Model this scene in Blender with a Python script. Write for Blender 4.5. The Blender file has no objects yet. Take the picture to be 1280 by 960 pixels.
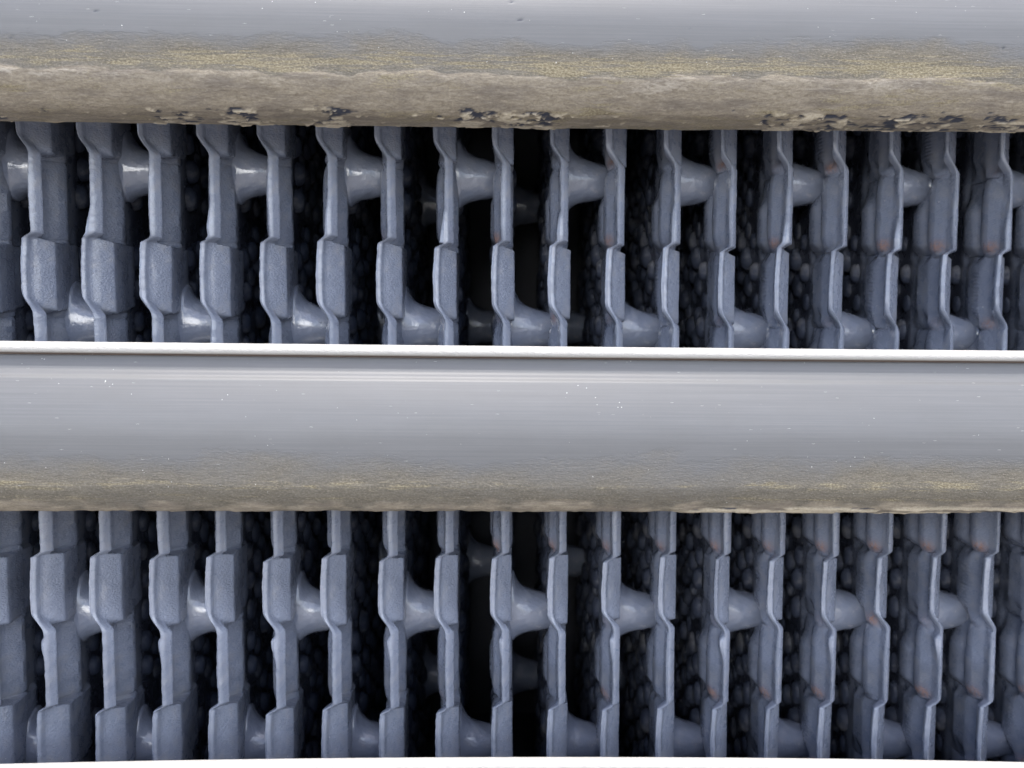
import bpy, math
import numpy as np
from mathutils import Vector, Matrix

C = bpy.context.scene.collection
SC = bpy.context.scene
U = 0.000357            # metres per design unit (one unit is about a third of a millimetre)

# ------------------------------------------------------------------ camera
yaw, pitch, roll = 0.0480, 0.0691, 0.0027
fw = np.array([math.sin(yaw)*math.cos(pitch), math.cos(yaw)*math.cos(pitch), -math.sin(pitch)])
rt = np.array([math.cos(yaw), -math.sin(yaw), 0.0]); up = np.cross(rt, fw)
rt, up = rt*math.cos(roll)+up*math.sin(roll), -rt*math.sin(roll)+up*math.cos(roll)
cam_d = bpy.data.cameras.new('camera'); cam = bpy.data.objects.new('camera', cam_d); C.objects.link(cam)
cam.matrix_world = Matrix([[rt[i], up[i], -fw[i], 0] for i in range(3)] + [[0, 0, 0, 1]])
cam_d.sensor_width = 36; cam_d.lens = 36*1200/1280
cam_d.clip_start = 0.01; cam_d.clip_end = 2000
cam_d.dof.use_dof = True; cam_d.dof.focus_distance = 1135*U; cam_d.dof.aperture_fstop = 10
SC.camera = cam

# ------------------------------------------------------------------ sky, sun, exposure
SUN_EL, SUN_AZ = math.radians(77), math.radians(190)
SKY_GLOW_A = ((-0.24, -0.94, 0.20), 0.962, 0.990, 25.0)     # bright sky patch added for boss highlights, front left: direction, edge, core, brightness
SKY_FILL_B = ((0.72, -0.64, 0.27), 0.74, 0.96, 6.5)        # broad sky patch added to fill the facets, front right
w = bpy.data.worlds.new('World'); SC.world = w; w.use_nodes = True
nt = w.node_tree; bg = nt.nodes['Background']
sky = nt.nodes.new('ShaderNodeTexSky'); sky.sky_type = 'NISHITA'; sky.sun_disc = False
sky.sun_elevation = SUN_EL; sky.sun_rotation = SUN_AZ; sky.dust_density = 2.5; sky.air_density = 0.8
bg.inputs[1].default_value = 0.15
# bright patches added low in the unseen sky, behind the camera
tcw = nt.nodes.new('ShaderNodeTexCoord')
def wmath(op, a, b=0.0, c=None):
    nd = nt.nodes.new('ShaderNodeMath'); nd.operation = op
    for q, v in enumerate((a, b) if c is None else (a, b, c)):
        if hasattr(v, 'links'): nt.links.new(v, nd.inputs[q])
        else: nd.inputs[q].default_value = v
    return nd.outputs[0]
cn = nt.nodes.new('ShaderNodeTexNoise'); cn.inputs['Scale'].default_value = 5; cn.inputs['Detail'].default_value = 6
nt.links.new(tcw.outputs['Generated'], cn.inputs['Vector'])
def sky_patch(direction, cos0, cos1, gain):
    dv = Vector(direction).normalized()
    vm = nt.nodes.new('ShaderNodeVectorMath'); vm.operation = 'DOT_PRODUCT'; vm.inputs[1].default_value = dv
    nt.links.new(tcw.outputs['Generated'], vm.inputs[0])
    d = wmath('ADD', vm.outputs['Value'], wmath('MULTIPLY', wmath('SUBTRACT', cn.outputs['Fac'], 0.5), 0.10))
    mr = nt.nodes.new('ShaderNodeMapRange'); mr.interpolation_type = 'SMOOTHSTEP'
    mr.inputs[1].default_value = cos0; mr.inputs[2].default_value = cos1; mr.inputs[4].default_value = gain
    nt.links.new(d, mr.inputs[0]); return mr.outputs[0]
above = nt.nodes.new('ShaderNodeSeparateXYZ'); nt.links.new(tcw.outputs['Generated'], above.inputs[0])
horizon = wmath('GREATER_THAN', above.outputs['Z'], 0.0)
cl = wmath('MULTIPLY', wmath('ADD', sky_patch(SKY_GLOW_A[0], *SKY_GLOW_A[1:]), sky_patch(SKY_FILL_B[0], *SKY_FILL_B[1:])), horizon)
cc = nt.nodes.new('ShaderNodeVectorMath'); cc.operation = 'SCALE'; cc.inputs[0].default_value = (1.0, 0.97, 0.93)
nt.links.new(cl, cc.inputs['Scale'])
ad = nt.nodes.new('ShaderNodeVectorMath'); ad.operation = 'ADD'
nt.links.new(sky.outputs[0], ad.inputs[0]); nt.links.new(cc.outputs[0], ad.inputs[1])
nt.links.new(ad.outputs[0], bg.inputs[0])
sd = bpy.data.lights.new('sun', 'SUN'); sun = bpy.data.objects.new('sun', sd); C.objects.link(sun)
sd.energy = 2.0; sd.angle = math.radians(0.5); sd.color = (1, 0.96, 0.9)
sv = Vector((math.sin(SUN_AZ)*math.cos(SUN_EL), math.cos(SUN_AZ)*math.cos(SUN_EL), math.sin(SUN_EL)))
sun.rotation_euler = sv.to_track_quat('Z', 'Y').to_euler()
SC.view_settings.view_transform = 'Standard'; SC.view_settings.look = 'None'
SC.view_settings.exposure = 1.25; SC.view_settings.gamma = 1
SC.cycles.max_bounces = 8; SC.cycles.diffuse_bounces = 5; SC.cycles.glossy_bounces = 4

# ------------------------------------------------------------------ helpers
def vnoise(x, y, seed):
    rng = np.random.RandomState(seed); T = rng.rand(256, 256)
    xi = np.floor(x).astype(int); yi = np.floor(y).astype(int)
    fx = x-xi; fy = y-yi; fx = fx*fx*(3-2*fx); fy = fy*fy*(3-2*fy)
    g = lambda a, b: T[a % 256, b % 256]
    return (g(xi, yi)*(1-fx)*(1-fy)+g(xi+1, yi)*fx*(1-fy)+g(xi, yi+1)*(1-fx)*fy+g(xi+1, yi+1)*fx*fy)*2-1
def fbm(x, y, seed, octv=4):
    s = 0; a = 1; n = 0
    for k in range(octv):
        s = s+a*vnoise(x*2**k+17.3*k, y*2**k+5.1*k, seed+k); n += a; a *= 0.55
    return s/n
def sst(a, b, x):
    t = np.clip((x-a)/(b-a), 0, 1); return t*t*(3-2*t)
def mesh_from(name, V, Fq, angle=None):
    me = bpy.data.meshes.new(name)
    V = np.asarray(V, dtype=np.float32)*U; Fq = np.asarray(Fq, dtype=np.int32)
    me.vertices.add(len(V)); me.vertices.foreach_set('co', V.ravel())
    n = len(Fq); k = Fq.shape[1]
    me.loops.add(n*k); me.loops.foreach_set('vertex_index', Fq.ravel())
    me.polygons.add(n); me.polygons.foreach_set('loop_start', np.arange(n, dtype=np.int32)*k)
    me.update(calc_edges=True); me.validate()
    me.polygons.foreach_set('use_smooth', np.ones(n, dtype=bool))
    if angle: me.set_sharp_from_angle(angle=math.radians(angle))
    return me
def attr(me, name, vals):
    a = me.attributes.new(name, 'FLOAT', 'POINT'); a.data.foreach_set('value', np.asarray(vals, dtype=np.float32).ravel())
def obj(name, me, mat, parent=None, loc=(0, 0, 0)):
    o = bpy.data.objects.new(name, me); C.objects.link(o)
    if mat and not me.materials: me.materials.append(mat)
    o.location = loc
    if parent: o.parent = parent
    return o
def grid_faces(nr, nc, close=False):
    i = np.arange(nr-1)[:, None]; j = np.arange(nc if close else nc-1)[None, :]
    j2 = (j+1) % nc
    return np.stack([i*nc+j, i*nc+j2, (i+1)*nc+j2, (i+1)*nc+j], -1).reshape(-1, 4)

# ------------------------------------------------------------------ materials
class NT:
    def __init__(s, name):
        s.m = bpy.data.materials.new(name); s.m.use_nodes = True; s.t = s.m.node_tree
        s.b = s.t.nodes['Principled BSDF']
    def n(s, typ, **kw):
        nd = s.t.nodes.new(typ)
        for k, v in kw.items():
            if k.startswith('_'): setattr(nd, k[1:], v)
            else: nd.inputs[k].default_value = v
        return nd
    def l(s, a, b): s.t.links.new(a, b)
    def noise(s, vec, scale, detail=4, rough=0.55, dist=0.0):
        nd = s.n('ShaderNodeTexNoise'); nd.inputs['Scale'].default_value = scale
        nd.inputs['Detail'].default_value = detail; nd.inputs['Roughness'].default_value = rough
        nd.inputs['Distortion'].default_value = dist
        s.l(vec, nd.inputs['Vector']); return nd.outputs['Fac']
    def mapping(s, vec, scale):
        nd = s.n('ShaderNodeMapping'); nd.inputs['Scale'].default_value = scale; s.l(vec, nd.inputs['Vector']); return nd.outputs[0]
    def rng(s, v, a, b, c=0.0, d=1.0):
        nd = s.n('ShaderNodeMapRange'); nd.inputs[1].default_value = a; nd.inputs[2].default_value = b
        nd.inputs[3].default_value = c; nd.inputs[4].default_value = d; s.l(v, nd.inputs[0]); return nd.outputs[0]
    def math(s, op, a, b):
        nd = s.n('ShaderNodeMath', _operation=op)
        for k, v in enumerate((a, b)):
            if hasattr(v, 'links'): s.l(v, nd.inputs[k])
            else: nd.inputs[k].default_value = v
        return nd.outputs[0]
    def mix(s, f, a, b):
        nd = s.n('ShaderNodeMix', _data_type='RGBA')
        for k, v in ((0, f), (6, a), (7, b)):
            if hasattr(v, 'links'): s.l(v, nd.inputs[k])
            elif k == 0: nd.inputs[k].default_value = v
            else: nd.inputs[k].default_value = (*v, 1)
        return nd.outputs[2]
    def at(s, name):
        nd = s.n('ShaderNodeAttribute', _attribute_name=name); return nd.outputs['Fac']
    def bump(s, h, dist, strength=1.0, prev=None):
        nd = s.n('ShaderNodeBump'); nd.inputs['Strength'].default_value = strength
        nd.inputs['Distance'].default_value = dist*U; s.l(h, nd.inputs['Height'])
        if prev: s.l(prev, nd.inputs['Normal'])
        return nd.outputs[0]

def paint_material(name, base, rough, with_attrs, coat=0.7):
    k = NT(name); tc = k.n('ShaderNodeTexCoord'); co = tc.outputs['Object']
    big = k.noise(co, 40, 3); fine = k.noise(k.mapping(co, (1, 1, 1.7)), 900, 3, 0.5); mid = k.noise(co, 150, 4)
    dark = tuple(c*0.80 for c in base); lite = tuple(min(1, c*1.12) for c in base)
    col = k.mix(k.rng(big, 0.35, 0.65), dark, lite)
    dust = k.noise(co, 900, 2)
    col = k.mix(k.math('MULTIPLY', k.rng(mid, 0.52, 0.72), 0.30), col, (0.36, 0.35, 0.34))
    if with_attrs:
        rust = k.at('rust'); rn = k.rng(k.noise(co, 700, 3), 0.3, 0.6)
        col = k.mix(k.math('MULTIPLY', k.math('MULTIPLY', rust, rn), 0.75), col, (0.50, 0.21, 0.07))
        col = k.mix(k.at('depth_shade'), col, (0.048, 0.055, 0.080))  # deep flanks mixed darker: shade of the gaps put into the paint
        edge = k.at('edge')
        col = k.mix(k.math('MULTIPLY', edge, 0.45), col, (0.40, 0.43, 0.50))
        sp = k.n('ShaderNodeTexVoronoi'); sp.inputs['Scale'].default_value = 260; k.l(co, sp.inputs['Vector'])
        spk = k.rng(sp.outputs['Distance'], 0.06, 0.09, 1, 0)
        col = k.mix(k.math('MULTIPLY', spk, k.rng(k.noise(co, 60, 2), 0.60, 0.68)), col, (0.75, 0.75, 0.75))
    k.l(col, k.b.inputs['Base Color'])
    r = k.rng(mid, 0.3, 0.7, rough-0.08, rough+0.1); k.l(r, k.b.inputs['Roughness'])
    k.b.inputs['Specular IOR Level'].default_value = 0.55
    k.b.inputs['Coat Weight'].default_value = coat; k.b.inputs['Coat Roughness'].default_value = 0.10
    if with_attrs:
        amp = k.math('MULTIPLY_ADD', k.at('facet'), 0.85)
        amp.node.inputs[2].default_value = 0.15
        h = k.math('MULTIPLY', fine, amp)
        b1 = k.bump(h, 1.7, 0.7)
    else: b1 = k.bump(k.noise(co, 260, 4, 0.6), 2.4, 0.7)
    b2 = k.bump(mid, 1.0, 0.5, b1)
    k.l(b2, k.b.inputs['Normal'])
    return k.m
BASE = (0.205, 0.232, 0.302)
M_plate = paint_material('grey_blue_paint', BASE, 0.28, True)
M_boss = paint_material('glossy_grey_blue_paint', BASE, 0.20, False, 1.0)
M_web = paint_material('shade_toned_inner_casting', (0.044, 0.054, 0.084), 0.55, False, 0.0)  # plate paint darkened for the studs, gap shade put into the colour
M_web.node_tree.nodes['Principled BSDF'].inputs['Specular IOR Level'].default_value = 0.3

def slat_material(name):
    k = NT(name); uv = k.n('ShaderNodeUVMap').outputs[0]     # uv in units of 100 design units
    streak = k.noise(k.mapping(uv, (0.35, 45, 1)), 1.0, 6, 0.72)
    streak2 = k.noise(k.mapping(uv, (2.5, 220, 1)), 1.0, 3, 0.6)
    cloud = k.noise(k.mapping(uv, (1.6, 3.5, 1)), 1.0, 5, 0.6)
    grain = k.noise(k.mapping(uv, (34, 55, 1)), 1.0, 4, 0.75)
    gr2 = k.noise(k.mapping(uv, (14, 38, 1)), 1.0, 6, 0.7, 0.4)
    gr3 = k.noise(k.mapping(uv, (5, 22, 1)), 1.0, 6, 0.7, 0.8)
    alu = k.mix(k.rng(streak, 0.3, 0.7), (0.106, 0.109, 0.115), (0.142, 0.145, 0.151))
    alu = k.mix(k.math('MULTIPLY', k.rng(cloud, 0.4, 0.7), 0.35), alu, (0.11, 0.112, 0.114))
    # dust film, then lichen, crust, flakes: masks carried by the mesh, broken up by grain
    d = k.at('dirt'); dm = k.rng(k.math('ADD', d, k.math('MULTIPLY', k.math('SUBTRACT', gr2, 0.5), 0.5)), 0.15, 0.85)
    film = k.mix(k.rng(gr3, 0.3, 0.7), (0.088, 0.076, 0.056), (0.175, 0.156, 0.122))
    film = k.mix(k.rng(grain, 0.48, 0.75), film, (0.26, 0.24, 0.20))
    col = k.mix(k.math('MULTIPLY', dm, 0.92), alu, film)
    c = k.at('crust'); cr = k.mix(k.rng(gr2, 0.33, 0.68), (0.195, 0.163, 0.120), (0.36, 0.32, 0.25))
    cr = k.mix(k.math('MULTIPLY', k.rng(gr3, 0.5, 0.72), 0.8), cr, (0.38, 0.34, 0.28))
    cr = k.mix(k.math('MULTIPLY', k.rng(k.noise(k.mapping(uv, (1.6, 8, 1)), 1, 5, 0.6), 0.45, 0.65), 0.65), cr, (0.14, 0.12, 0.105))
    col = k.mix(k.rng(c, 0.25, 0.7), col, cr)
    li = k.at('lichen'); lm = k.rng(k.math('ADD', li, k.math('MULTIPLY', k.math('ADD', k.math('SUBTRACT', grain, 0.5), k.math('MULTIPLY', k.math('SUBTRACT', k.noise(k.mapping(uv, (2.2, 30, 1)), 1.0, 6, 0.7, 0.6), 0.5), 2.2)), 2.0)), 0.4, 0.95)
    cr = k.mix(k.math('MULTIPLY', k.rng(grain, 0.42, 0.6, 1, 0), 0.35), cr, (0.13, 0.11, 0.09))
    pale = k.noise(k.mapping(uv, (3.0, 26, 1)), 1.0, 6, 0.75, 1.2)
    cr = k.mix(k.math('MULTIPLY', k.rng(pale, 0.56, 0.66), 0.6), cr, (0.42, 0.38, 0.31))
    col = k.mix(k.rng(c, 0.25, 0.7), col, cr)
    lm = k.math('MULTIPLY', lm, k.rng(li, 0.05, 0.35))
    lic = k.mix(k.rng(grain, 0.38, 0.62), (0.12, 0.098, 0.055), (0.32, 0.28, 0.185))
    col = k.mix(k.math('MULTIPLY', lm, 0.8), col, lic)
    wh = k.at('whitecrust'); wm = k.rng(k.math('ADD', wh, k.math('MULTIPLY', k.math('SUBTRACT', gr2, 0.5), 1.2)), 0.4, 0.8)
    col = k.mix(k.math('MULTIPLY', wm, 0.75), col, (0.42, 0.385, 0.33))
    dk = k.at('darkchip'); col = k.mix(dk, col, (0.035, 0.04, 0.06))
    fl = k.at('flake'); col = k.mix(fl, col, k.mix(k.rng(grain, 0.3, 0.7), (0.33, 0.28, 0.20), (0.55, 0.50, 0.40)))
    lp = k.at('lip'); col = k.mix(lp, col, (0.42, 0.41, 0.39))  # sunlit white of the lip put into a lighter base colour
    gv = k.at('groove'); col = k.mix(gv, col, (0.10, 0.06, 0.04))
    # white specks and tiny scratches
    def specks(sx, sy, r0, thr, seed):
        v = k.n('ShaderNodeTexVoronoi'); v.inputs['Scale'].default_value = 1
        k.l(k.mapping(uv, (sx, sy, 1)), v.inputs['Vector'])
        sep = k.n('ShaderNodeSeparateColor'); k.l(v.outputs['Color'], sep.inputs[0])
        return k.math('MULTIPLY', k.rng(v.outputs['Distance'], r0*0.6, r0, 1, 0), k.rng(sep.outputs[seed], thr, thr+0.02))
    s1 = specks(14, 14, 0.13, 0.965, 0); s2 = specks(34, 34, 0.2, 0.965, 1); s3 = specks(3.2, 40, 0.08, 0.97, 2)
    clus = k.rng(k.noise(k.mapping(uv, (1.2, 2.2, 1)), 1, 3), 0.5, 0.6)
    sp = k.math('MAXIMUM', k.math('MULTIPLY', s2, clus), k.math('MAXIMUM', k.math('MULTIPLY', s1, clus), k.math('MULTIPLY', s3, 0.5)))
    nocrust = k.rng(c, 0.2, 0.5, 1, 0.15)
    col = k.mix(k.math('MULTIPLY', k.math('MULTIPLY', sp, nocrust), 0.8), col, (0.88, 0.88, 0.86))
    k.l(col, k.b.inputs['Base Color'])
    cover = k.math('MAXIMUM', k.math('MAXIMUM', k.math('MAXIMUM', lp, dm), k.rng(c, 0.2, 0.6)), k.math('MAXIMUM', lm, sp))
    k.l(k.rng(cover, 0, 1, 0.12, 0.0), k.b.inputs['Metallic'])
    rr = k.math('ADD', k.rng(cover, 0, 1, 0.52, 0.85), k.math('MULTIPLY', k.math('SUBTRACT', streak, 0.5), 0.25))
    k.l(rr, k.b.inputs['Roughness'])
    b = k.bump(streak2, 0.25, 0.35)
    hh = k.math('MULTIPLY', k.math('ADD', gr2, k.math('MULTIPLY', grain, 0.5)), cover)
    b = k.bump(hh, 2.6, 0.55, b)
    k.l(b, k.b.inputs['Normal'])
    return k.m
M_slat = slat_material('weathered_aluminium')

k = NT('ground_paving'); co = k.n('ShaderNodeTexCoord').outputs['Object']
k.l(k.mix(k.noise(co, 3, 6), (0.20, 0.19, 0.175), (0.32, 0.30, 0.27)), k.b.inputs['Base Color']); k.b.inputs['Roughness'].default_value = 0.9
M_ground = k.m
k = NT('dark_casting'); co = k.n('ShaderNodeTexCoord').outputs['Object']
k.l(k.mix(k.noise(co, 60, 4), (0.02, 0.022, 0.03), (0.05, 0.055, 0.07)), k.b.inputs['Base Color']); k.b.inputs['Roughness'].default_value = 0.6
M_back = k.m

# ------------------------------------------------------------------ ground, back wall and added light-blocking covers
def box_mesh(name, x0, x1, y0, y1, z0, z1):
    V = [(x, y, z) for x in (x0, x1) for y in (y0, y1) for z in (z0, z1)]
    Fq = [(0, 1, 3, 2), (4, 6, 7, 5), (0, 4, 5, 1), (2, 3, 7, 6), (0, 2, 6, 4), (1, 5, 7, 3)]
    me = mesh_from(name, V, Fq); me.polygons.foreach_set('use_smooth', np.zeros(6, dtype=bool)); return me
g = obj('ground', box_mesh('ground', -8e4, 8e4, -8e4, 8e4, -3700, -3600), M_ground); g['kind'] = 'structure'

FY, X0, PITCH, Z0, H = 1200.0, -597.7, 71.55, 196.3, 98.83     # front plane, first column, spacing, top level, row height
LV_TOP, LV_BOT = -2.8, 9.5
ZT, ZB = Z0-H*LV_TOP, Z0-H*LV_BOT
for nm, za, zb in (('top_light_block', ZT+1, ZT+31), ('floor_light_block', ZB-31, ZB-1)):  # unseen covers added to keep sun and sky out of the plates
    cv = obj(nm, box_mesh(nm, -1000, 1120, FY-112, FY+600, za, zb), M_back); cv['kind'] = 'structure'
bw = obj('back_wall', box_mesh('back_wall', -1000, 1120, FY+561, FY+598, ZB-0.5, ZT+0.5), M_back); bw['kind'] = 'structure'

# ------------------------------------------------------------------ cast fin plates
D = np.array([0, 1.5, 3, 5, 7.5, 10, 12, 14, 16, 19, 23, 27, 30, 32, 35, 40, 46, 52, 58, 64, 70, 74, 77, 80, 84, 88, 93, 98, 103, 108, 114, 122, 135, 560.])
def ip(nodes): a = np.array(nodes, float); return np.interp(D, a[:, 0], a[:, 1])
R_A = ip([(0, -8.2), (1.5, -7), (10, -4.5), (32, 13), (35, 13.6), (88, 13.6), (98, 13), (103, 9), (114, 5.5), (560, 5)])
R_B = ip([(0, 1.4), (1.5, 3.2), (5, 5.8), (11, 9.4), (13, 9.6), (15, 6.5), (17, 0), (27, -4), (40, -5.5), (46, -4.5), (50, -2), (64, 12.3), (70, 13.6), (74, 13), (77, 10), (80, 5.5), (108, 5), (560, 5)])
L_B = -ip([(0, -0.4), (1.5, 0.5), (5, 1.2), (10, 1.6), (16, 3), (23, 6.5), (32, 11.5), (40, 13.6), (46, 13.2), (50, 10), (54, 5.5), (58, 8), (64, 13.5), (74, 16.5), (84, 17), (93, 14.5), (103, 8), (560, 5)])
L_A = -ip([(0, 12.5), (1.5, 13), (5, 13.2), (12, 12), (14, 8), (16, 4), (30, 3), (46, 12), (58, 14), (77, 13.5), (84, 9), (98, 5.5), (560, 5)])

def z_samples():
    zs = []
    for lv in range(int(math.floor(LV_TOP)), int(math.ceil(LV_BOT))):
        a = Z0-H*lv
        vis = (-1 <= lv <= 2) or (4 <= lv <= 8)
        offs = np.concatenate([np.arange(0, 14, 1.0 if vis else 3.0), np.arange(14, 66, 1.5 if vis else 9.0), np.arange(66, H-0.5, 1.5 if vis else 5.0)])
        zs += [a-o for o in offs]
    zs = np.array(zs); return zs[(zs < ZT) & (zs > ZB)]
ZS = z_samples()

def plate_mesh(i, rng):
    odd = i % 2 == 1
    z = ZS[:, None]; d = D[None, :]
    jit = rng.uniform(-3.5, 3.5, 40)
    levf = (Z0-z)/H                       # level coordinate, grows downwards
    wob = 1.2*fbm(z/60, d/40+z*0, 31+i, 2)
    def weights(side):
        base = np.floor(levf).astype(int)
        Aw = np.zeros((len(ZS), len(D)))
        for lv in range(int(LV_TOP)-2, int(LV_BOT)+2):
            if lv % 2 == 0: continue      # A cells span lv .. lv+1 with lv odd
            top = (levf-lv)*H+jit[lv % 40]          # distance below the top of the cell
            bot = (lv+1-levf)*H+jit[(lv+1) % 40]    # distance above the bottom
            top = top+wob; bot = bot+wob
            if side == 'R':
                tb = np.interp(d, [0, 10, 30, 35, 90], [9, 7, 3, 3, 3])
                t0 = np.interp(d, [0, 10, 34, 90], [-6, -5, 3, 3])
                bb = np.interp(d, [0, 10, 30, 36, 60, 90], [29, 22, 9, 4, 4, 4])
                b0 = np.interp(d, [0, 30, 36, 100], [-1, 0, 1, 12])
            else:
                tb = np.interp(d, [0, 6, 20, 60], [9, 10, 12, 14])
                t0 = np.interp(d, [0, 20, 40, 100], [-6, -8, -6, -3])
                bb = np.interp(d, [0, 6, 20, 60], [30, 26, 18, 20])
                b0 = np.interp(d, [0, 60, 100], [-1, 1, 6])
            Aw = np.maximum(Aw, sst(t0, t0+tb, top)*sst(b0, b0+bb, bot))
        return Aw
    WR, WL = weights('R'), weights('L')
    RA = R_A[None, :]+0*z; RB = R_B[None, :]+0*z; LA = L_A[None, :]+0*z; LB = L_B[None, :]+0*z
    # the rim wanders in the cell under a boss; the pillow over a boss is slimmer
    bosslv = [lv for lv in range(-4, 12, 2) if (lv % 4 == 2) == odd]
    fr = np.exp(-(d/14.0)**2)
    for lv in range(-3, 10):
        t = np.clip(levf-lv, 0, 1); ins = ((levf >= lv) & (levf < lv+1))
        if lv % 2 == 0:
            under = lv in bosslv
            if under and lv < 4: sh = -rng.uniform(3.5, 7)*sst(0.35, 0.95, t)+1.0*np.sin(t*9+i)
            elif under: sh = -rng.uniform(3.5, 6.5)*(1-sst(0.10, 0.45, t))*sst(0.0, 0.10, t)
            else: sh = -1.5*np.sin(t*math.pi)+rng.uniform(-1.5, 1.0)
            LB = LB+ins*sh*np.where(d < 30, fr, 0)
        else:
            if (lv+1) in bosslv:
                LA = LA+ins*np.interp(d, [16, 40, 60, 84], [0, 3.5, 4.5, 0])*np.sin(np.clip(t, 0, 1)*math.pi)**0.5*0.9
            RA = RA+ins*fr*(-2.0*np.sin(t*math.pi)+rng.uniform(-1, 1.5))+ins*rng.uniform(-1.2, 1.2)*np.interp(d, [0, 30, 90, 105], [0, 1, 1, 0])
            LA = LA+ins*fr*(rng.uniform(-1.2, 1.0)-2.2*np.sin(t*math.pi))
    R = RA*WR+RB*(1-WR); L = LA*WL+LB*(1-WL)
    for lv in range(-4, 12):
        top = (levf-lv)*H
        ins = ((levf >= lv) & (levf < lv+1))
        rear = np.interp(d, [44, 54, 60, 95, 104], [0, 3, 9.5, 8, 0])
        if lv % 2 == 0:      # the rear pillow starts lower than the front one
            L = L+ins*rear*np.clip((1-sst(16, 44, top+4*np.sin(i*2.1+lv)))+0.7*sst(84, 99, top), 0, 1)
        else:
            L = L+ins*rear*np.clip(sst(66, 98, top)+0.7*(1-sst(0, 15, top)), 0, 1)
            if (lv+1) not in bosslv:
                L = L+ins*0.55*np.interp(d, [44, 50, 64, 70], [0, 1, 1, 0])*np.sin((Z0-z)*2*math.pi/4.7+fbm(z/12, z*0, i, 2)*2)*sst(12, 25, top)*(1-sst(75, 88, top))
    # rounding of the left pillows at both ends of each row
    end = np.minimum(levf-np.floor(levf), 1-(levf-np.floor(levf)))*H
    L = L+np.clip(np.interp(d, [10, 25, 80, 100], [0, 3.6, 4.5, 0]), 0, 9)*(1-np.sqrt(1-(1-np.clip(end/24, 0, 1))**2))*1.6
    R = R-np.interp(d, [28, 34, 90, 100], [0, 1.0, 1.5, 0])*(1-np.sqrt(1-(1-np.clip(end/7, 0, 1))**2))*1.2
    n1 = fbm(z/26, d/18+0*z, 71+3*i, 3); n2 = fbm(z/26, d/18+0*z, 72+3*i, 3)
    fade = np.interp(d, [0, 10, 110, 130], [0.5, 1, 1, 0.3])
    R = R+0.7*n1*fade; L = L+0.7*n2*fade
    rimw = np.exp(-(d/3.0)**2)
    R = R+0.65*rimw*fbm(z/7, 0*z+i, 171+i, 3); L = L+0.65*rimw*fbm(z/7, 0*z+2*i, 191+i, 3)
    L = np.minimum(L, R-2.0)
    dep = d+0*z; dep = dep+np.where(d < 12, 1, 0)*0.8*fbm(z/18, 0*z+3.3, 90+i, 3)
    # a slow sway of the whole plate
    sway = 1.5*fbm(z/320+5, z*0+i*1.7, 12, 2)
    nr, nd = R.shape
    Xr = R+sway; Xl = L+sway
    # front rim gets a mid point that stands slightly proud
    midx = (Xr[:, :1]+Xl[:, :1])/2; midy = dep[:, :1]-1.6
    X = np.concatenate([Xr[:, ::-1], midx, Xl], 1); Y = np.concatenate([dep[:, ::-1], midy, dep], 1)
    nc = X.shape[1]
    V = np.stack([X, Y, np.broadcast_to(z, X.shape)], -1).reshape(-1, 3)
    Fq = grid_faces(nr, nc)
    def cap(row):
        o = row*nc; return [(o+j, o+j+1, o+nc-2-j, o+nc-1-j) for j in range(nd-1)]
    Fq = np.concatenate([Fq, np.array(cap(0)), np.array(cap(nr-1))[:, ::-1]])
    me = mesh_from('plate_body', V, Fq, 34)
    # surface masks
    lv = np.broadcast_to(levf, (nr, nd)); fracb = np.ceil(lv)-lv
    rr = np.exp(-((fracb*H-9)/7.0)**2)*np.exp(-((d-30)/12.0)**2)
    amp = np.zeros_like(lv)
    for L_ in range(-3, 10):
        a = rng.rand(); a = 0 if a < 0.45 else 0.25+0.6*a
        if L_ % 2 == 1 and ((L_+1) in bosslv): a *= 0.25
        amp = amp+((lv >= L_) & (lv < L_+1))*a
    rustL = np.clip(rr*amp*1.0, 0, 1)*(1 if i >= 9 else 0.2)
    rust = np.concatenate([0*rustL, 0*rustL[:, :1], rustL], 1)
    attr(me, 'rust', rust)
    gr = sst(98, 118, d+6*fbm(z/30, d/20+0*z, 55+i, 2))  # painted shade, rising with depth behind the pads
    attr(me, 'depth_shade', np.concatenate([gr[:, ::-1], 0*gr[:, :1], gr], 1))
    ed = np.exp(-(d/1.5)**2)+0*lv
    attr(me, 'edge', np.concatenate([0.5*ed[:, ::-1], 0.5+0*ed[:, :1], ed], 1))
    fc = np.where(((d > 9) & (d < 34)) | ((d > 48) & (d < 71)), 1.0, 0.35)+0*lv
    attr(me, 'facet', np.concatenate([fc[:, ::-1], 0.2+0*fc[:, :1], 0.5*fc], 1))
    return me

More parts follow.
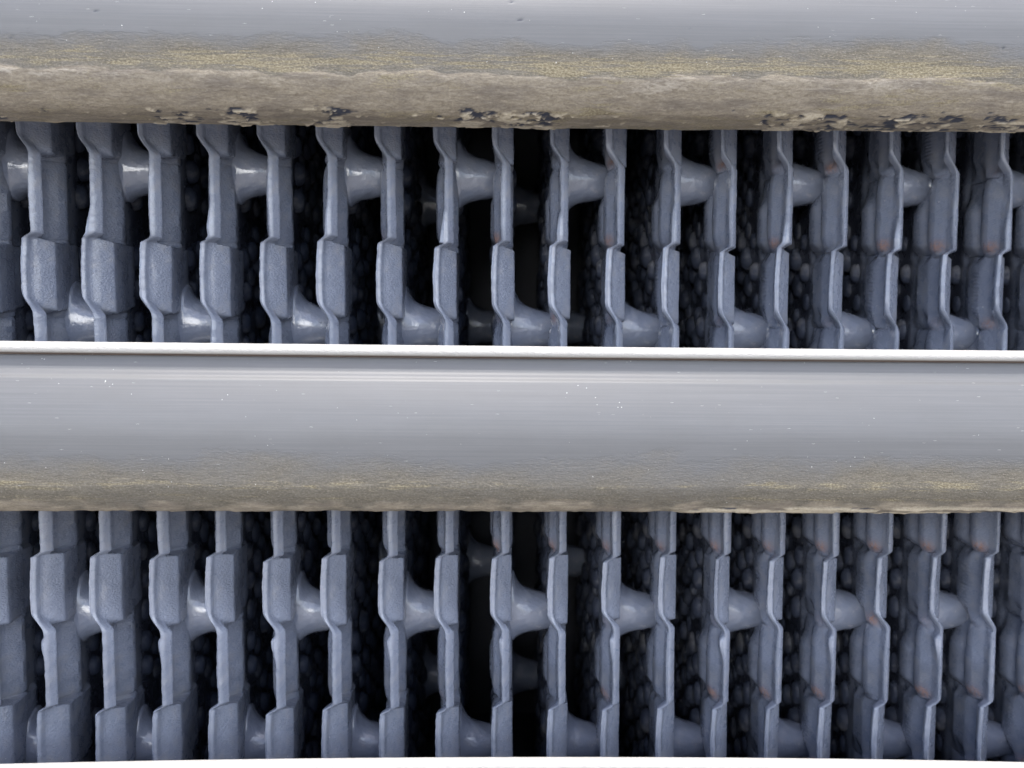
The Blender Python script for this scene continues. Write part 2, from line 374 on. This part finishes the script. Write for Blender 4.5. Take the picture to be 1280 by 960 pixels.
def boss_mesh(seed, radius, length, nseg=48):
    xs = np.array([0, 8, 12, 13.5, 15, 17, 19, 21.5, 24, 27, 30, 34, 38, 42, 46, 50, 54, 58, 61, length-3, length])
    rs = np.interp(xs, [0, 4, 9, 15, 24, 38, length], [1.95, 1.60, 1.36, 1.20, 1.09, 0.98, 0.76])
    xq = np.maximum(xs, 12.0)-12.0
    rs = np.interp(xs, [0, 12, 30, 46, length], [1.04, 1.04, 1.0, 0.93, 0.76])+0.32*np.exp(-xq/9.0)
    rs *= radius; rs[-2] *= 1.02; rs[-1] *= 1.14
    a = np.linspace(0, 2*math.pi, nseg, endpoint=False)[None, :]
    r = rs[:, None]*(1+0.012*fbm(np.cos(a)*2+9+xs[:, None]/20, np.sin(a)*2+9+0*xs[:, None], seed, 3)*3)
    flare = np.exp(-xq/9)[:, None]
    zf = 1+flare*np.where(np.sin(a) > 0, 0.40, 0.06)
    # the fillet spreads up, down and back; toward the front the tube stays slim so it meets the pad flush
    rc = np.where(np.cos(a) < 0, radius*1.02+(r-radius*1.02)*np.where(r > radius*1.02, 1-0.85*np.abs(np.cos(a)), 1), r)
    X = xs[:, None]+0*a; Y = np.cos(a)*rc; Z = np.sin(a)*r*zf-xs[:, None]*0.03
    V = np.stack([X, Y, Z], -1).reshape(-1, 3)
    return mesh_from('boss', V, grid_faces(len(xs), nseg, True)[:, ::-1])

def stud_mesh(rng):
    Vs, Fs, n = [], [], 0
    nl, ns = 6, 12
    th = np.linspace(0, math.pi/2*0.98, nl); ph = np.linspace(0, 2*math.pi, ns, endpoint=False)
    for side in (1, -1):
        for c, dd in enumerate(np.arange(128, 470, 33)):
            for zz in np.arange(ZB+20+(c % 2)*20, ZT-20, 40):
                if rng.rand() < 0.10: continue
                d0 = dd; dd_ = dd+rng.uniform(-5, 5); zz = zz+rng.uniform(-4.5, 4.5)
                q = rng.uniform(0.7, 1.1); rz = 16.5*q; ry = 14.5*q*rng.uniform(0.85, 1.1); hx = 12*q*rng.uniform(0.6, 1.15)
                T, P = np.meshgrid(th, ph, indexing='ij')
                st = np.sin(T)**0.8
                X = side*(4.5+hx*np.cos(T)**0.75); Y = dd_+ry*st*np.cos(P); Z = zz+rz*st*np.sin(P)
                Vs.append(np.stack([X, Y, Z], -1).reshape(-1, 3))
                f = grid_faces(nl, ns, True)+n
                Fs.append(f if side == 1 else f[:, ::-1]); n += nl*ns
    return mesh_from('studded_web', np.concatenate(Vs), np.concatenate(Fs))
rng = np.random.RandomState(4)
me_stud = stud_mesh(rng)
me_boss = [boss_mesh(5, 28.5, 67), boss_mesh(8, 28, 67), boss_mesh(9, 28, 67)]
me_boss2 = boss_mesh(11, 28, 67)

N = 20
def ordinal(n): return ['first', 'second', 'third', 'fourth', 'fifth', 'sixth', 'seventh', 'eighth', 'ninth', 'tenth'][n-1]
for i in range(N):
    e = bpy.data.objects.new('fin_plate', None); C.objects.link(e)
    e.empty_display_size = 0.02
    e.rotation_euler.z = -0.040        # the plates stand a little askew to the slats
    e.location = ((X0+PITCH*i)*U, FY*U, -0.764*i*U)      # each plate hangs a hair lower than its neighbour
    me = plate_mesh(i, np.random.RandomState(100+i))
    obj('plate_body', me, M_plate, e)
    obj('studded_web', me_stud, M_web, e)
    first = 0 if i % 2 == 0 else 2
    for lv in range(-3, 10):
        if lv % 4 == first:
            obj('boss', me_boss[(i+lv) % 3], M_boss, e, (3*U, 92*U, (Z0-H*lv-6+{6: 10, 8: 22}.get(lv, 0))*U))
        if lv % 4 == (2-first):
            obj('boss', me_boss2, M_boss, e, (3*U, 400*U, (Z0-H*lv-6)*U))
    # which one: bosses and rust seen, then the count from the nearer side
    where = ('%s from the left edge' % ordinal(i+1)) if i < 10 else ('%s from the right edge' % ordinal(N-i))
    side = 'turned to show its right flank' if i < 7 else ('seen edge-on' if i < 10 else 'showing rounded pads')
    e['label'] = 'stepped grey-blue cast plate %s, %s' % (side, where)
    e['category'] = 'fin plate'
    e['group'] = 'upright cast plates standing behind the slats'

# ------------------------------------------------------------------ aluminium slats in front
# profile nodes: (v = nominal row on the face, g = stand-off in front of the plates, z)
PROF = [
 (404, 40, -64), (412, 60, -63), (419, 84, -62), (421, 91, -58), (423, 92.5, -45), (424, 93, -33),
 (425, 94, -29.0), (427, 98, -26.9), (430, 103, -26.6), (433, 107, -28.3), (436, 109.5, -31.3), (439, 110.3, -34.8), (441.5, 109.0, -37.9), (443, 104.5, -39.6),
 (443.8, 100.5, -40.2), (444.6, 100.3, -41.2), (446, 101.2, -41.8), (450, 102.8, -46), (456, 105.1, -52), (462.3, 107.2, -57.6), (463, 108.0, -58.4), (464.5, 109.0, -60.0), (467, 110.6, -62.8),
]
zc = np.linspace(-66.5, -182, 26)
for z_ in zc:
    t = (z_+61.5)/(-182+61.5)
    gg = 112.3+24.5*math.sin(min(1, t/0.58)*math.pi/2)-(max(0, t-0.58)/0.42)**2*4
    PROF.append((463+(-58.4-z_)*1.13, gg, z_))
v_ = PROF[-1][0]
for dz, gg, dv in ((-4, 141.6, 4), (-8, 139.8, 4), (-12, 137.5, 4.5), (-16, 134.5, 4.5), (-20, 131, 4.5), (-24, 127.2, 4.5), (-28, 123, 4.5), (-31.5, 118.5, 4.5), (-34.3, 113.5, 4.5),
                   (-36.3, 108, 4.5), (-37.5, 102, 4.5), (-38.2, 95, 5), (-38.8, 87, 6), (-39.3, 76, 8), (-39.6, 64, 9), (-39.6, 52, 9), (-39.0, 42, 8), (-35, 38, 5), (-20, 37, 10)):
    v_ += dv; PROF.append((v_, gg-9.5 if gg > 60 else gg, -182+dz))
PROF.append((v_+40, 37, -75)); PROF.append((v_+48, 38, -68))
PROF = np.array(PROF)
def densify(P, step):
    out = [P[0]]
    for a, b in zip(P[:-1], P[1:]):
        n = max(1, int(math.ceil(np.hypot(b[1]-a[1], b[2]-a[2])/step)))
        if a[0] > 690: n = 1
        for q in range(1, n+1): out.append(a+(b-a)*q/n)
    return np.array(out)
PD = densify(PROF, 2.2)
def slat_mesh(seed, zshift, heavy, tilt, bend, x0=-980., x1=1100.):
    xs = np.arange(x0, x1+1, 2.6); nx = len(xs)
    v = PD[:, 0][None, :]; X = xs[:, None]+0*v
    gx = PD[:, 1][None, :]+0*X; zx = PD[:, 2][None, :]+0*X
    tg = np.gradient(PD[:, 1]); tz = np.gradient(PD[:, 2]); ln = np.hypot(tg, tz)
    ng, nz = -tz/ln, tg/ln                    # outward normal in (g, z)
    V_ = v+0*X
    low = fbm(X/120, V_/60, seed, 3); med = fbm(X/26, V_/14, seed+10, 4); fin = fbm(X/8, V_/5, seed+20, 3)
    if heavy:
        line = 604+6.5*fbm(X/110, X*0+2, seed+30, 4)+4.5*fbm(X/34, X*0+9, seed+33, 3)+np.where(X < -380, -3, 0)
        crust = sst(-3, 4, V_-line+2.5*med)
        dirt = sst(545, 588, V_+16*low+9*med)*(0.9+0.25*low)
        uu = V_-(line-9+3*med)
        lich = np.exp(-(uu/np.where(uu < 0, 15.0, 7.0+2*low))**2)*(0.95+0.5*low+0.3*med)
        lich = lich+0.75*np.clip(fbm(X/70, V_/16, seed+70, 4)+0.05, 0, 1)*crust*2.0
        left = sst(-250, -420, X)
        lich = lich*(1-0.3*left); white = np.exp(-((V_-(line+4))/6.0)**2)*left*(0.5+0.6*med)+0.75*np.exp(-((V_-(line+9))/12.0)**2)*np.clip(low+0.3, 0, 1)
        bot = sst(633, 644, V_)*(1-sst(684, 690, V_))
        win = np.zeros_like(X)
        for cx, wd in ((-330, 30), (-255, 28), (-148, 24), (10, 34), (70, 40), (375, 34), (430, 30), (500, 34), (555, 30), (-560, 50), (650, 60)):
            win = np.maximum(win, np.exp(-((X-cx)/wd)**2))
        pn = fbm(X/15, V_/6, seed+40, 4)
        chipzone = bot*(win*0.42+0.03)
        dark = sst(0.30, 0.36, chipzone+0.55*pn-0.08)
        flk = sst(0.30, 0.35, chipzone*0.8+0.7*fbm(X/14+7, V_/5, seed+50, 4)-0.1)*bot
        tan = bot*sst(-0.1, 0.25, fbm(X/60, V_/20, seed+60, 3))
        lich = np.maximum(lich, tan*0.55)
        disp = sst(-16, 18, V_-line)*1.2+crust*(0.3+0.9*med+0.6*fin)+0.8*med*dirt*(1-crust)+flk*1.6-dark*1.0*(1-flk)+tan*1.4*np.clip(0.5+med, 0, 2)
        disp = disp*(1-sst(688, 700, V_))
    else:
        line = 606+2.5*fbm(X/90, X*0+2, seed+30, 3)
        crust = sst(612, 640, V_+6*med)*(0.55+0.7*med)
        dirt = sst(548, 606, V_+14*low+7*med)*(0.85+0.25*low)
        lich = np.exp(-((V_-line+2+4*med)/(6.0+3*low))**2)*(0.5+0.5*low+0.5*med)+0.5*np.exp(-((V_-line-15-3*med)/5.0)**2)*(0.6+low)
        white = 0*X
        right = sst(200, 300, X)
        bot = sst(631, 636, V_)*(1-sst(650, 656, V_))
        flk = bot*right*sst(0.0, 0.1, fbm(X/60, V_/6, seed+50, 3)+0.12)
        dark = bot*right*sst(0.18, 0.25, fbm(X/30+7, V_/6, seed+40, 3))*(1-flk)
        disp = (0.9*med+0.5)*sst(590, 620, V_+3*med)*(1-sst(690, 700, V_))+(1.1*fin+0.8*med)*sst(625, 640, V_)*(1-sst(690, 700, V_))+flk*1.6
    groove = np.exp(-((V_-443.6)/1.1)**2)
    lip = ((V_ > 415) & (V_ < 442.6)).astype(float)
    edge_lip = (V_ > 424) & (V_ < 445)
    disp = disp+np.where(edge_lip, 0.12*fin, 0)
    gx = gx+ng[None, :]*disp; zx = zx+nz[None, :]*disp
    xn = X/600.0
    zx = zx+tilt*X+bend*(xn**2)
    gx = gx+1.5*np.sin(X/400+seed)
    V = np.stack([X, -gx, zx], -1).reshape(-1, 3)
    Fq = grid_faces(nx, V_.shape[1], True)[:, ::-1]
    nc = V_.shape[1]
    me = mesh_from('slat', V, Fq, 50)
    for nm, a in (('dirt', dirt), ('crust', crust), ('lichen', lich), ('whitecrust', white), ('darkchip', dark), ('flake', flk), ('groove', groove), ('lip', lip)):
        attr(me, nm, np.clip(a, 0, 1.2))
    uvl = me.uv_layers.new(name='UVMap')
    vi = np.empty(len(me.loops), dtype=np.int32); me.loops.foreach_get('vertex_index', vi)
    uv = np.stack([X.ravel()/100+seed*3.1, V_.ravel()/100], -1)[vi]
    uvl.data.foreach_set('uv', uv.astype(np.float32).ravel())
    return me
SL = [(3, 446.5, True, 0.0015, 1.4, 'weathered aluminium slat with thick peeling crust and lichen along its lower edge, topmost slat'),
      (5, -5.5, False, -0.0085, 0.4, 'brushed aluminium slat with thin brown dirt and a bright rolled top lip, middle slat'),
      (8, -490.5, False, -0.0156, -7.7, 'aluminium slat at the bottom of which only the bright top lip shows')]
for seed, zs, heavy, tilt, bend, lab in SL:
    me = slat_mesh(seed, zs, heavy, tilt, bend)
    o = obj('slat', me, M_slat, None, (0, FY*U, zs*U))
    o['label'] = lab; o['category'] = 'slat'; o['group'] = 'aluminium slats across the front'
